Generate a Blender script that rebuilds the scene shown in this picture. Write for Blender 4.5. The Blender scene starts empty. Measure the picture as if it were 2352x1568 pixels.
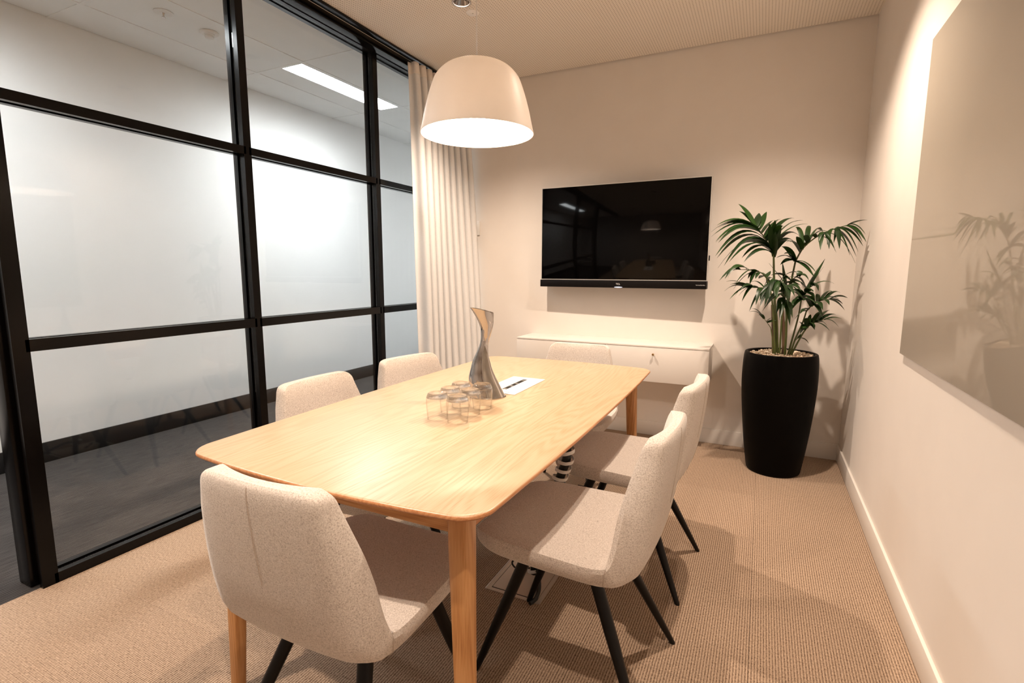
import bpy, bmesh, math, random
from mathutils import Vector, Matrix
PI = math.pi
random.seed(7)
S = bpy.context.scene
COL = S.collection

# ------------------------------------------------------------------ camera, world, lights, exposure
cam_d = bpy.data.cameras.new('camera')
cam = bpy.data.objects.new('camera', cam_d); COL.objects.link(cam); S.camera = cam
cam_d.sensor_width = 36.0; cam_d.lens = 1182.37 * 36.0 / 2352.0; cam_d.clip_start = 0.02
_p, _y, _r = math.radians(-7.8294), math.radians(-25.8131), math.radians(0.157)
F = Vector((math.sin(_y)*math.cos(_p), math.cos(_y)*math.cos(_p), math.sin(_p)))
R0 = Vector((math.cos(_y), -math.sin(_y), 0)); U0 = R0.cross(F)
RV = math.cos(_r)*R0 + math.sin(_r)*U0; UV = -math.sin(_r)*R0 + math.cos(_r)*U0
cam.matrix_world = Matrix(((RV.x, UV.x, -F.x, -0.5124), (RV.y, UV.y, -F.y, -3.834), (RV.z, UV.z, -F.z, 1.2202), (0, 0, 0, 1)))

S.view_settings.view_transform = 'Standard'; S.view_settings.look = 'None'
S.view_settings.gamma = 1.0; S.view_settings.use_curve_mapping = False
S.view_settings.exposure = 0.18
cy = S.cycles
cy.use_denoising = True; cy.max_bounces = 10; cy.diffuse_bounces = 5; cy.glossy_bounces = 5
cy.transmission_bounces = 10; cy.transparent_max_bounces = 24
cy.caustics_reflective = False; cy.caustics_refractive = True
cy.sample_clamp_indirect = 6.0; cy.blur_glossy = 0.5

w = bpy.data.worlds.new('world'); S.world = w; w.use_nodes = True
w.node_tree.nodes['Background'].inputs[0].default_value = (1.0, 0.8, 0.62, 1)
w.node_tree.nodes['Background'].inputs[1].default_value = 0.02

WARM = (1.0, 0.80, 0.64)
DOWN_W = (178.0, 158.0, 158.0, 105.0)          # power of the recessed downlights
PEND_W = 175.0          # emission of the pendant's bulb
CORR_E = 76.0           # emission of the corridor ceiling lights
DOWNLIGHTS = [(-2.12, -1.17), (-0.62, -1.20), (-2.12, -3.62), (-0.52, -3.62)]
def spot(x, y, power):
    d = bpy.data.lights.new('downlight_beam', 'SPOT'); d.energy = power; d.color = WARM
    d.spot_size = math.radians(124); d.spot_blend = 0.85; d.shadow_soft_size = 0.022
    o = bpy.data.objects.new('downlight_beam', d); COL.objects.link(o); o.location = (x, y, 2.712)
    return o
for (_x, _y2), _w in zip(DOWNLIGHTS, DOWN_W): spot(_x, _y2, _w)

# ------------------------------------------------------------------ node helpers
def new_mat(name):
    m = bpy.data.materials.new(name); m.use_nodes = True
    nt = m.node_tree; b = nt.nodes['Principled BSDF']
    return m, nt, b
def N(nt, typ, **kw):
    n = nt.nodes.new(typ)
    for k, v in kw.items(): setattr(n, k, v)
    return n
def L(nt, a, b): nt.links.new(a, b)
def math_n(nt, op, a, b=None, clamp=False):
    n = N(nt, 'ShaderNodeMath', operation=op); n.use_clamp = clamp
    for i, v in enumerate((a, b)):
        if v is None: continue
        if isinstance(v, (int, float)): n.inputs[i].default_value = v
        else: L(nt, v, n.inputs[i])
    return n.outputs[0]
def ramp(nt, fac, stops, interp='LINEAR'):
    r = N(nt, 'ShaderNodeValToRGB'); r.color_ramp.interpolation = interp
    els = r.color_ramp.elements
    while len(els) < len(stops): els.new(0.5)
    for e, (p, c) in zip(els, stops): e.position = p; e.color = (c[0], c[1], c[2], 1)
    L(nt, fac, r.inputs[0]); return r.outputs[0]
def mixc(nt, fac, a, b, blend='MIX'):
    n = N(nt, 'ShaderNodeMix', data_type='RGBA', blend_type=blend)
    for i, v in ((0, fac), (6, a), (7, b)):
        if isinstance(v, (int, float)): n.inputs[i].default_value = v
        elif isinstance(v, tuple): n.inputs[i].default_value = (v[0], v[1], v[2], 1)
        else: L(nt, v, n.inputs[i])
    return n.outputs[2]
def coords(nt, scale=(1, 1, 1), kind='Object'):
    t = N(nt, 'ShaderNodeTexCoord'); m = N(nt, 'ShaderNodeMapping'); m.inputs['Scale'].default_value = scale
    L(nt, t.outputs[kind], m.inputs[0]); return m.outputs[0]
def noise(nt, vec, scale=1.0, detail=2.0, rough=0.5):
    n = N(nt, 'ShaderNodeTexNoise'); n.inputs['Scale'].default_value = scale
    n.inputs['Detail'].default_value = detail; n.inputs['Roughness'].default_value = rough
    L(nt, vec, n.inputs['Vector']); return n.outputs['Fac']
def bump(nt, b, h, strength=0.2, dist=0.002):
    n = N(nt, 'ShaderNodeBump'); n.inputs['Strength'].default_value = strength; n.inputs['Distance'].default_value = dist
    L(nt, h, n.inputs['Height']); L(nt, n.outputs[0], b.inputs['Normal'])
def plain(name, col, rough=0.5, metal=0.0, spec=0.5, coat=0.0, var=0.03, bumpy=0.0):
    m, nt, b = new_mat(name)
    n = noise(nt, coords(nt), 6.0, 3.0)
    c = ramp(nt, n, [(0.3, tuple(v*(1-var) for v in col)), (0.7, tuple(min(1, v*(1+var)) for v in col))])
    L(nt, c, b.inputs['Base Color'])
    b.inputs['Roughness'].default_value = rough; b.inputs['Metallic'].default_value = metal
    b.inputs['Specular IOR Level'].default_value = spec; b.inputs['Coat Weight'].default_value = coat
    b.inputs['Coat Roughness'].default_value = 0.05
    if bumpy: bump(nt, b, noise(nt, coords(nt), 220.0, 3.0), bumpy, 0.001)
    return m
def emit(name, col, strength):
    m = bpy.data.materials.new(name); m.use_nodes = True; nt = m.node_tree
    nt.nodes.remove(nt.nodes['Principled BSDF'])
    e = N(nt, 'ShaderNodeEmission'); e.inputs[0].default_value = (*col, 1); e.inputs[1].default_value = strength
    L(nt, e.outputs[0], nt.nodes['Material Output'].inputs[0]); return m

MAT = {}
# painted plaster
MAT['wall'] = plain('wall_paint', (0.79, 0.74, 0.685), 0.75, spec=0.3, var=0.012, bumpy=0.05)
MAT['trim'] = plain('trim_paint', (0.78, 0.74, 0.69), 0.45, var=0.01)
MAT['grey_wall'] = plain('taupe_paint', (0.50, 0.46, 0.42), 0.8, var=0.02)
MAT['white_wall'] = plain('corridor_paint', (0.88, 0.88, 0.875), 0.8, spec=0.3, var=0.01)
MAT['corr_tile'] = plain('mineral_tile', (0.88, 0.88, 0.87), 0.9, spec=0.2, var=0.02, bumpy=0.1)
MAT['tbar'] = plain('white_enamel', (0.86, 0.86, 0.85), 0.5)
MAT['black_skirt'] = plain('black_skirting', (0.008, 0.008, 0.008), 0.35)
MAT['black_metal'] = plain('black_powder_coat', (0.002, 0.0016, 0.0015), 0.22, spec=0.20, var=0.05)
MAT['cabinet'] = plain('cabinet_lacquer', (0.76, 0.715, 0.665), 0.5, var=0.01)
MAT['dark_gap'] = plain('shadow_gap', (0.02, 0.018, 0.016), 0.9)
MAT['white_shade'] = plain('white_lacquer', (0.82, 0.79, 0.75), 0.42, var=0.01)
_m = MAT['white_shade']; _nt = _m.node_tree; _t = N(_nt, 'ShaderNodeBsdfTranslucent'); _t.inputs[0].default_value = (0.8, 0.74, 0.68, 1)
_x = N(_nt, 'ShaderNodeMixShader'); _x.inputs[0].default_value = 0.18
L(_nt, _nt.nodes['Principled BSDF'].outputs[0], _x.inputs[1]); L(_nt, _t.outputs[0], _x.inputs[2]); L(_nt, _x.outputs[0], _nt.nodes['Material Output'].inputs[0])
MAT['white_plastic'] = plain('white_plastic', (0.80, 0.78, 0.75), 0.4, var=0.01)
MAT['bright_white'] = plain('bright_white_plastic', (0.93, 0.92, 0.90), 0.4, var=0.01)
MAT['brass'] = plain('brass', (0.72, 0.50, 0.26), 0.25, metal=1.0)
MAT['steel'] = plain('polished_steel', (0.60, 0.56, 0.53), 0.022, metal=1.0, var=0.01)
MAT['alu'] = plain('brushed_aluminium', (0.55, 0.54, 0.53), 0.3, metal=1.0)
MAT['silver'] = plain('satin_silver', (0.52, 0.50, 0.47), 0.45, metal=0.2)
MAT['screen'] = plain('screen_glass', (0.0012, 0.001, 0.001), 0.06, spec=0.14)
MAT['black_plastic'] = plain('black_plastic', (0.005, 0.004, 0.004), 0.4, spec=0.15, var=0.05)
MAT['pot'] = plain('black_glazed_fibre', (0.0018, 0.0014, 0.0012), 0.45, spec=0.06, var=0.05)
MAT['leg_black'] = plain('black_lacquered_wood', (0.005, 0.004, 0.0035), 0.35, spec=0.2, var=0.1)
MAT['cable'] = plain('black_cable', (0.007, 0.007, 0.007), 0.45)
MAT['floor_box'] = plain('satin_plate', (0.55, 0.47, 0.40), 0.35, metal=0.4)
MAT['soil'] = plain('dark_soil', (0.05, 0.03, 0.02), 0.9, var=0.3)
MAT['letter'] = plain('white_print', (0.75, 0.75, 0.75), 0.5)

def thin_glass(name, tint=(0.97, 0.985, 0.98), f0=0.04, rough=0.0):
    m = bpy.data.materials.new(name); m.use_nodes = True; nt = m.node_tree
    nt.nodes.remove(nt.nodes['Principled BSDF'])
    g = N(nt, 'ShaderNodeNewGeometry'); d = N(nt, 'ShaderNodeVectorMath', operation='DOT_PRODUCT')
    L(nt, g.outputs['Incoming'], d.inputs[0]); L(nt, g.outputs['Normal'], d.inputs[1])
    a = math_n(nt, 'ABSOLUTE', d.outputs['Value'])
    f = math_n(nt, 'MULTIPLY', math_n(nt, 'POWER', math_n(nt, 'SUBTRACT', 1.0, a, True), 5.0), 1 - f0)
    f = math_n(nt, 'ADD', f, f0, True)
    t = N(nt, 'ShaderNodeBsdfTransparent'); t.inputs[0].default_value = (*tint, 1)
    s = N(nt, 'ShaderNodeBsdfGlossy'); s.inputs['Roughness'].default_value = rough
    mx = N(nt, 'ShaderNodeMixShader'); L(nt, f, mx.inputs[0]); L(nt, t.outputs[0], mx.inputs[1]); L(nt, s.outputs[0], mx.inputs[2])
    L(nt, mx.outputs[0], nt.nodes['Material Output'].inputs[0]); return m
MAT['pane'] = thin_glass('partition_glass', (0.975, 0.985, 0.98), 0.035)
MAT['tumbler'] = thin_glass('tumbler_glass', (0.992, 0.992, 0.99), 0.022, 0.03)
m, nt, b = new_mat('solid_glass'); b.inputs['Base Color'].default_value = (1, 1, 1, 1)
b.inputs['Transmission Weight'].default_value = 1.0; b.inputs['Roughness'].default_value = 0.02; b.inputs['IOR'].default_value = 1.5
_t = N(nt, 'ShaderNodeBsdfTransparent'); _x = N(nt, 'ShaderNodeMixShader'); _x.inputs[0].default_value = 0.30
L(nt, b.outputs[0], _x.inputs[1]); L(nt, _t.outputs[0], _x.inputs[2]); L(nt, _x.outputs[0], nt.nodes['Material Output'].inputs[0])
MAT['solid_glass'] = m
# glass writing board: back painted, glossy
m, nt, b = new_mat('back_painted_glass')
L(nt, ramp(nt, noise(nt, coords(nt), 3.0), [(0.3, (0.43, 0.385, 0.32)), (0.7, (0.445, 0.40, 0.33))]), b.inputs['Base Color'])
b.inputs['Roughness'].default_value = 0.6; b.inputs['Specular IOR Level'].default_value = 0.2
b.inputs['Coat Weight'].default_value = 0.65; b.inputs['Coat Roughness'].default_value = 0.03; b.inputs['Coat IOR'].default_value = 1.5
MAT['board'] = m

# perforated ceiling board
m, nt, b = new_mat('perforated_board')
v = coords(nt, (1/0.0167,)*3)
sx = N(nt, 'ShaderNodeSeparateXYZ'); L(nt, v, sx.inputs[0])
fx = math_n(nt, 'SUBTRACT', math_n(nt, 'FRACT', sx.outputs[0]), 0.5); fy = math_n(nt, 'SUBTRACT', math_n(nt, 'FRACT', sx.outputs[1]), 0.5)
dd = math_n(nt, 'SQRT', math_n(nt, 'ADD', math_n(nt, 'MULTIPLY', fx, fx), math_n(nt, 'MULTIPLY', fy, fy)))
hole = ramp(nt, dd, [(0.17, (0, 0, 0)), (0.23, (1, 1, 1))])
L(nt, mixc(nt, hole, (0.46, 0.41, 0.35), (0.86, 0.80, 0.72)), b.inputs['Base Color'])
b.inputs['Roughness'].default_value = 0.85; bump(nt, b, hole, 0.6, 0.002)
MAT['ceiling'] = m

# ribbed carpet
def carpet(name, light, dark, period, streak, contrast):
    m, nt, b = new_mat(name)
    g = N(nt, 'ShaderNodeNewGeometry'); s = N(nt, 'ShaderNodeSeparateXYZ'); L(nt, g.outputs['Position'], s.inputs[0])
    mp = N(nt, 'ShaderNodeMapping'); mp.inputs['Scale'].default_value = streak; L(nt, g.outputs['Position'], mp.inputs[0])
    n1 = noise(nt, mp.outputs[0], 1.0, 3.0, 0.65)
    wob = math_n(nt, 'MULTIPLY', n1, 1.6)
    rib = math_n(nt, 'SINE', math_n(nt, 'ADD', math_n(nt, 'MULTIPLY', s.outputs[0], 2*PI/period), wob))
    cross = math_n(nt, 'SINE', math_n(nt, 'ADD', math_n(nt, 'MULTIPLY', s.outputs[1], 2*PI/0.0062), math_n(nt, 'MULTIPLY', n1, 9.0)))
    h = math_n(nt, 'ADD', math_n(nt, 'MULTIPLY', rib, 0.25), math_n(nt, 'MULTIPLY', cross, 0.08))
    h = math_n(nt, 'ADD', h, math_n(nt, 'MULTIPLY', math_n(nt, 'SUBTRACT', n1, 0.5), contrast))
    h = math_n(nt, 'ADD', h, 0.5, True)
    oi = N(nt, 'ShaderNodeObjectInfo')
    c = ramp(nt, h, [(0.05, dark), (0.5, tuple(0.45*a+0.55*d for a, d in zip(dark, light))), (0.95, light)])
    c2 = mixc(nt, math_n(nt, 'MULTIPLY', oi.outputs['Random'], 0.10), c, dark)
    L(nt, c2, b.inputs['Base Color']); b.inputs['Roughness'].default_value = 0.95; b.inputs['Specular IOR Level'].default_value = 0.15
    bump(nt, b, h, 0.5, 0.003); return m
MAT['carpet'] = carpet('beige_ribbed_carpet', (0.58, 0.435, 0.315), (0.10, 0.058, 0.036), 0.0085, (260, 120, 1), 1.35)
MAT['corr_carpet'] = carpet('charcoal_ribbed_carpet', (0.075, 0.068, 0.064), (0.012, 0.011, 0.011), 0.013, (120, 9, 1), 1.2)

# oak
def oak(name, axis, light, mid, dark, boards=0.0, rough=0.38):
    m, nt, b = new_mat(name)
    t = N(nt, 'ShaderNodeTexCoord'); s = N(nt, 'ShaderNodeSeparateXYZ'); L(nt, t.outputs['Object'], s.inputs[0])
    ax = {'Y': (0, 1, 2), 'Z': (0, 2, 1), 'X': (1, 0, 2)}[axis]
    u, l, k = s.outputs[ax[0]], s.outputs[ax[1]], s.outputs[ax[2]]
    if boards:
        bi = math_n(nt, 'FLOOR', math_n(nt, 'DIVIDE', math_n(nt, 'ADD', u, 5.03), boards))
        wn = N(nt, 'ShaderNodeTexWhiteNoise', noise_dimensions='1D'); L(nt, bi, wn.inputs['W'])
        off = math_n(nt, 'MULTIPLY', wn.outputs['Value'], 37.0)
    else:
        oi = N(nt, 'ShaderNodeObjectInfo'); off = math_n(nt, 'MULTIPLY', oi.outputs['Random'], 11.0)
    cb = N(nt, 'ShaderNodeCombineXYZ')
    L(nt, math_n(nt, 'ADD', math_n(nt, 'MULTIPLY', u, 9.0), off), cb.inputs[0])
    L(nt, math_n(nt, 'ADD', math_n(nt, 'MULTIPLY', l, 0.85), off), cb.inputs[1]); L(nt, math_n(nt, 'MULTIPLY', k, 9.0), cb.inputs[2])
    n1 = noise(nt, cb.outputs[0], 1.0, 1.5, 0.4)
    rings = math_n(nt, 'SINE', math_n(nt, 'MULTIPLY', n1, 130.0))
    cf = N(nt, 'ShaderNodeCombineXYZ')
    L(nt, math_n(nt, 'MULTIPLY', u, 420.0), cf.inputs[0]); L(nt, math_n(nt, 'MULTIPLY', l, 9.0), cf.inputs[1]); L(nt, math_n(nt, 'MULTIPLY', k, 420.0), cf.inputs[2])
    fib = noise(nt, cf.outputs[0], 1.0, 2.0)
    a = math_n(nt, 'ADD', math_n(nt, 'MULTIPLY', rings, 0.15), math_n(nt, 'MULTIPLY', fib, 0.9), False)
    c = ramp(nt, a, [(0.08, dark), (0.33, mid), (0.62, light)])
    if boards:
        c = mixc(nt, math_n(nt, 'MULTIPLY', wn.outputs['Value'], 0.45), c, mid)
    L(nt, c, b.inputs['Base Color']); b.inputs['Roughness'].default_value = rough
    bump(nt, b, fib, 0.06, 0.001); return m
MAT['oak_top'] = oak('oak_veneer', 'Y', (0.535, 0.405, 0.265), (0.485, 0.34, 0.205), (0.385, 0.245, 0.13), 0.155, 0.30)
MAT['oak_edge'] = oak('oak_edge', 'Y', (0.56, 0.27, 0.12), (0.48, 0.21, 0.085), (0.36, 0.14, 0.05), 0.0)
MAT['oak_leg'] = oak('oak_leg', 'Z', (0.56, 0.29, 0.115), (0.47, 0.22, 0.075), (0.33, 0.13, 0.04), 0.0)
MAT['oak_rail'] = oak('oak_rail', 'X', (0.56, 0.29, 0.115), (0.47, 0.22, 0.075), (0.33, 0.13, 0.04), 0.0)

# felt upholstery
m, nt, b = new_mat('grey_beige_felt')
v = coords(nt)
f1 = noise(nt, v, 300.0, 3.0, 0.7); f2 = noise(nt, coords(nt, (900, 260, 500)), 1.0, 2.0)
f3 = noise(nt, v, 12.0, 2.0)
a = math_n(nt, 'ADD', math_n(nt, 'MULTIPLY', f1, 0.65), math_n(nt, 'MULTIPLY', f2, 0.35))
c = ramp(nt, a, [(0.34, (0.31, 0.26, 0.22)), (0.47, (0.58, 0.52, 0.465)), (0.62, (0.74, 0.68, 0.62))])
c = mixc(nt, math_n(nt, 'MULTIPLY', f3, 0.15), c, (0.52, 0.46, 0.41))
L(nt, c, b.inputs['Base Color']); b.inputs['Roughness'].default_value = 0.95; b.inputs['Specular IOR Level'].default_value = 0.1
b.inputs['Sheen Weight'].default_value = 0.35; b.inputs['Sheen Roughness'].default_value = 0.5
bump(nt, b, a, 0.35, 0.002); MAT['felt'] = m
MAT['stitch'] = plain('stitch_thread', (0.46, 0.39, 0.33), 0.9)
MAT['tag'] = plain('black_woven_tag', (0.012, 0.010, 0.010), 0.8)
MAT['tag_print'] = plain('tag_print', (0.6, 0.56, 0.53), 0.8)

# curtain: light woven fabric, some light passes through
m, nt, b = new_mat('sheer_curtain')
wv = math_n(nt, 'SINE', math_n(nt, 'MULTIPLY', N(nt, 'ShaderNodeSeparateXYZ').outputs[2], 1.0))
L(nt, ramp(nt, noise(nt, coords(nt, (60, 60, 400)), 1.0), [(0.3, (0.89, 0.885, 0.875)), (0.7, (0.94, 0.935, 0.925))]), b.inputs['Base Color'])
b.inputs['Roughness'].default_value = 0.95; b.inputs['Specular IOR Level'].default_value = 0.1
tr = N(nt, 'ShaderNodeBsdfTranslucent'); tr.inputs[0].default_value = (0.88, 0.86, 0.83, 1)
mx = N(nt, 'ShaderNodeMixShader'); mx.inputs[0].default_value = 0.20
L(nt, b.outputs[0], mx.inputs[1]); L(nt, tr.outputs[0], mx.inputs[2]); L(nt, mx.outputs[0], nt.nodes['Material Output'].inputs[0])
MAT['curtain'] = m
MAT['curtain_tape'] = plain('curtain_heading_tape', (0.78, 0.73, 0.68), 0.9)

# palm
def leaf_mat(name, c0, c1):
    m, nt, b = new_mat(name)
    oi = N(nt, 'ShaderNodeObjectInfo')
    n = math_n(nt, 'ADD', math_n(nt, 'MULTIPLY', noise(nt, coords(nt), 9.0), 0.5), math_n(nt, 'MULTIPLY', oi.outputs['Random'], 0.5))
    L(nt, ramp(nt, n, [(0.2, c0), (0.85, c1)]), b.inputs['Base Color'])
    b.inputs['Roughness'].default_value = 0.38; b.inputs['Specular IOR Level'].default_value = 0.45
    tr = N(nt, 'ShaderNodeBsdfTranslucent'); tr.inputs[0].default_value = (0.16, 0.30, 0.03, 1)
    mx = N(nt, 'ShaderNodeMixShader'); mx.inputs[0].default_value = 0.18
    L(nt, b.outputs[0], mx.inputs[1]); L(nt, tr.outputs[0], mx.inputs[2]); L(nt, mx.outputs[0], nt.nodes['Material Output'].inputs[0])
    return m
MAT['leaf'] = leaf_mat('palm_leaf', (0.008, 0.026, 0.006), (0.024, 0.068, 0.010))
MAT['stem'] = plain('palm_stem', (0.075, 0.095, 0.022), 0.45, var=0.35)
MAT['stem_brown'] = plain('palm_stem_base', (0.11, 0.06, 0.03), 0.6, var=0.4)
m, nt, b = new_mat('pale_pebbles')
vo = N(nt, 'ShaderNodeTexVoronoi'); vo.inputs['Scale'].default_value = 55.0; L(nt, coords(nt), vo.inputs['Vector'])
hs = N(nt, 'ShaderNodeSeparateColor'); L(nt, vo.outputs['Color'], hs.inputs[0])
L(nt, ramp(nt, hs.outputs[0], [(0.1, (0.46, 0.30, 0.19)), (0.6, (0.72, 0.60, 0.45)), (0.95, (0.85, 0.76, 0.62))]), b.inputs['Base Color'])
b.inputs['Roughness'].default_value = 0.7; MAT['pebble'] = m
MAT['bulb'] = emit('bulb_glow', WARM, PEND_W)
MAT['lamp_disc'] = emit('downlight_lens', (1, 0.85, 0.66), 60.0)
m = emit('corridor_diffuser', (0.95, 0.98, 1.0), CORR_E); nt = m.node_tree     # prismatic lens: strongest straight down
g = N(nt, 'ShaderNodeNewGeometry'); d = N(nt, 'ShaderNodeVectorMath', operation='DOT_PRODUCT')
L(nt, g.outputs['Incoming'], d.inputs[0]); L(nt, g.outputs['Normal'], d.inputs[1])
L(nt, math_n(nt, 'MULTIPLY', math_n(nt, 'POWER', math_n(nt, 'ABSOLUTE', d.outputs['Value']), 0.9), CORR_E), nt.nodes['Emission'].inputs[1])
MAT['troffer'] = m
MAT['led'] = emit('standby_led', (0.85, 0.85, 1.0), 1.3)

# ------------------------------------------------------------------ mesh helpers
class MB:
    def __init__(s): s.v = []; s.f = []
    def add(s, vs, fs):
        o = len(s.v); s.v += [tuple(p) for p in vs]; s.f += [tuple(i+o for i in f) for f in fs]; return s
    def box(s, x0, x1, y0, y1, z0, z1):
        return s.add([(x, y, z) for z in (z0, z1) for y in (y0, y1) for x in (x0, x1)],
                     [(0, 2, 3, 1), (4, 5, 7, 6), (0, 1, 5, 4), (2, 6, 7, 3), (0, 4, 6, 2), (1, 3, 7, 5)])
    def loft(s, loops, cap0=True, cap1=True, closed=True):
        n = len(loops[0]); vs = [p for lp in loops for p in lp]; fs = []
        for i in range(len(loops)-1):
            for j in range(n if closed else n-1):
                k = (j+1) % n; fs.append((i*n+j, i*n+k, (i+1)*n+k, (i+1)*n+j))
        if cap0: fs.append(tuple(reversed(range(n))))
        if cap1: fs.append(tuple((len(loops)-1)*n+j for j in range(n)))
        return s.add(vs, fs)
    def lathe(s, prof, n=32, c=(0, 0, 0), ring=False):
        if ring: prof = list(prof) + [prof[0]]
        loops = [[(c[0]+r*math.cos(2*PI*j/n), c[1]+r*math.sin(2*PI*j/n), c[2]+z) for j in range(n)] for r, z in prof]
        return s.loft(loops, not ring and prof[0][0] > 1e-6, not ring and prof[-1][0] > 1e-6)
    def tube(s, pts, rad, n=8, caps=True):
        pts = [Vector(p) for p in pts]; loops = []; prev = None
        for i, p in enumerate(pts):
            t = (pts[min(i+1, len(pts)-1)] - pts[max(i-1, 0)]).normalized()
            if prev is None:
                a = Vector((0, 0, 1)) if abs(t.z) < .9 else Vector((1, 0, 0)); u = t.cross(a).normalized()
            else: u = (prev - t*prev.dot(t)).normalized()
            prev = u; q = t.cross(u); r = rad[i] if isinstance(rad, (list, tuple)) else rad
            loops.append([p + r*(math.cos(2*PI*j/n)*u + math.sin(2*PI*j/n)*q) for j in range(n)])
        return s.loft(loops, caps, caps)
    def prism(s, poly, z0, z1):
        return s.loft([[(x, y, z0) for x, y in poly], [(x, y, z1) for x, y in poly]])
    def mesh(s, name, smooth=True, bev=0.0, seg=2, sub=0):
        me = bpy.data.meshes.new(name); me.from_pydata(s.v, [], s.f); me.validate()
        bm = bmesh.new(); bm.from_mesh(me)
        bmesh.ops.remove_doubles(bm, verts=bm.verts, dist=1e-5)
        bmesh.ops.recalc_face_normals(bm, faces=bm.faces)
        if bev:
            es = [e for e in bm.edges if len(e.link_faces) == 2 and e.calc_face_angle(0) > 0.6]
            bmesh.ops.bevel(bm, geom=es, offset=bev, segments=seg, affect='EDGES', profile=0.5)
        bm.to_mesh(me); bm.free()
        if smooth:
            me.shade_smooth(); me.set_sharp_from_angle(angle=math.radians(38))
        return me

def obj(name, mb, mat, parent=None, smooth=True, bev=0.0, seg=2, loc=None):
    me = mb.mesh(name, smooth, bev, seg) if isinstance(mb, MB) else mb
    o = bpy.data.objects.new(name, me); COL.objects.link(o)
    if mat and not me.materials: me.materials.append(MAT[mat])
    if parent: o.parent = parent
    if loc: o.location = loc
    return o
def tag(o, label, cat, group=None):
    o['label'] = label; o['category'] = cat
    if group: o['group'] = group
    return o
def thing(name, label, cat, loc=(0, 0, 0), rz=0.0, group=None):
    o = bpy.data.objects.new(name, None); COL.objects.link(o); o.empty_display_size = 0.1
    o.location = loc; o.rotation_euler = (0, 0, rz); return tag(o, label, cat, group)
def struct(name, mb, mat, parent=None, **k):
    o = obj(name, mb, mat, parent, **k)
    if not parent: o['kind'] = 'structure'
    return o
def dup(root, loc, rz, label, group=None):
    r = root.copy(); COL.objects.link(r); r.location = loc; r.rotation_euler = (0, 0, rz); r['label'] = label
    if group: r['group'] = group
    for ch in list(root.children):
        c = ch.copy(); COL.objects.link(c); c.parent = r
        for g in ch.children:
            d = g.copy(); COL.objects.link(d); d.parent = c
    return r
def box(*a): return MB().box(*a)
def cr(pts, t):      # Catmull-Rom through tuples, t in 0..len-1
    i = min(int(t), len(pts)-2); f = t-i
    p0, p1, p2, p3 = pts[max(i-1, 0)], pts[i], pts[i+1], pts[min(i+2, len(pts)-1)]
    return tuple(0.5*((2*b) + (c-a)*f + (2*a-5*b+4*c-d)*f*f + (3*b-a-3*c+d)*f**3) for a, b, c, d in zip(p0, p1, p2, p3))
def text(name, body, size, loc, rot, mat, parent):
    cu = bpy.data.curves.new(name, 'FONT'); cu.body = body; cu.size = size; cu.extrude = 0.0004
    cu.align_x = 'CENTER'; cu.align_y = 'CENTER'
    tmp = bpy.data.objects.new(name, cu); me = bpy.data.meshes.new_from_object(tmp); bpy.data.objects.remove(tmp)
    o = bpy.data.objects.new(name, me); COL.objects.link(o); me.materials.clear(); me.materials.append(MAT[mat])
    o.parent = parent; o.location = loc; o.rotation_euler = rot; return o

# ------------------------------------------------------------------ room shell
XL, H, HB = -2.935, 2.70, 0.1045
YF = -4.9
XC = -4.575           # far wall of the corridor
fl = struct('floor', box(-2.956, 0.15, YF, 0.15, -0.10, -0.012), 'dark_gap')
for i in range(6):
    for j in range(10):
        x0, x1 = max(-2.956, -2.98+0.5*i), min(0.0, -2.48+0.5*i); y1, y0 = 0.16-0.5*j, -0.34-0.5*j
        obj('carpet_tile', box(x0+.0004, x1-.0004, max(YF, y0)+.0004, min(0.0, y1)-.0004, -0.012, 0.0), 'carpet', fl, smooth=False)
# room ceiling with round cut-outs for the recessed downlights, and a shadow gap along the back wall
def slab_with_holes(x0, x1, y0, y1, z0, z1, holes, n=40):
    bm = bmesh.new()
    def ring(pts):
        vs = [bm.verts.new((x, y, z0)) for x, y in pts]
        return [bm.edges.new((vs[i], vs[(i+1) % len(vs)])) for i in range(len(vs))]
    es = ring([(x0, y0), (x1, y0), (x1, y1), (x0, y1)])
    for hx, hy, r in holes: es += ring([(hx+r*math.cos(2*PI*k/n), hy+r*math.sin(2*PI*k/n)) for k in range(n)])
    bmesh.ops.triangle_fill(bm, use_beauty=True, use_dissolve=False, edges=es)
    r = bmesh.ops.extrude_face_region(bm, geom=bm.faces[:])
    bmesh.ops.translate(bm, vec=(0, 0, z1-z0), verts=[g for g in r['geom'] if isinstance(g, bmesh.types.BMVert)])
    bmesh.ops.recalc_face_normals(bm, faces=bm.faces)
    me = bpy.data.meshes.new('ceiling'); bm.to_mesh(me); bm.free(); return me
DL_R = 0.047
struct('ceiling', slab_with_holes(-3.02, 0.0, YF, -0.014, H, H+0.03, [(x, y, DL_R) for x, y in DOWNLIGHTS]), 'ceiling', smooth=False)
struct('ceiling_cap', box(-3.02, 0.15, YF, 0.15, 2.83, 2.88), 'dark_gap')
struct('wall_back', box(-3.02, 0.15, 0.0, 0.15, -0.10, 2.83), 'wall')
struct('wall_right', box(0.0, 0.15, YF, 0.0, -0.10, 2.83), 'wall')
struct('wall_front', box(-4.9, 0.15, YF-0.15, YF, -0.10, 2.88), 'grey_wall')
struct('baseboard_back', box(XL+.01, 0.0, -0.012, 0.0, 0.0, HB), 'trim', bev=0.002)
struct('baseboard_right', box(-0.012, 0.0, YF, -0.0125, 0.0, HB), 'trim', bev=0.002)

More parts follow.
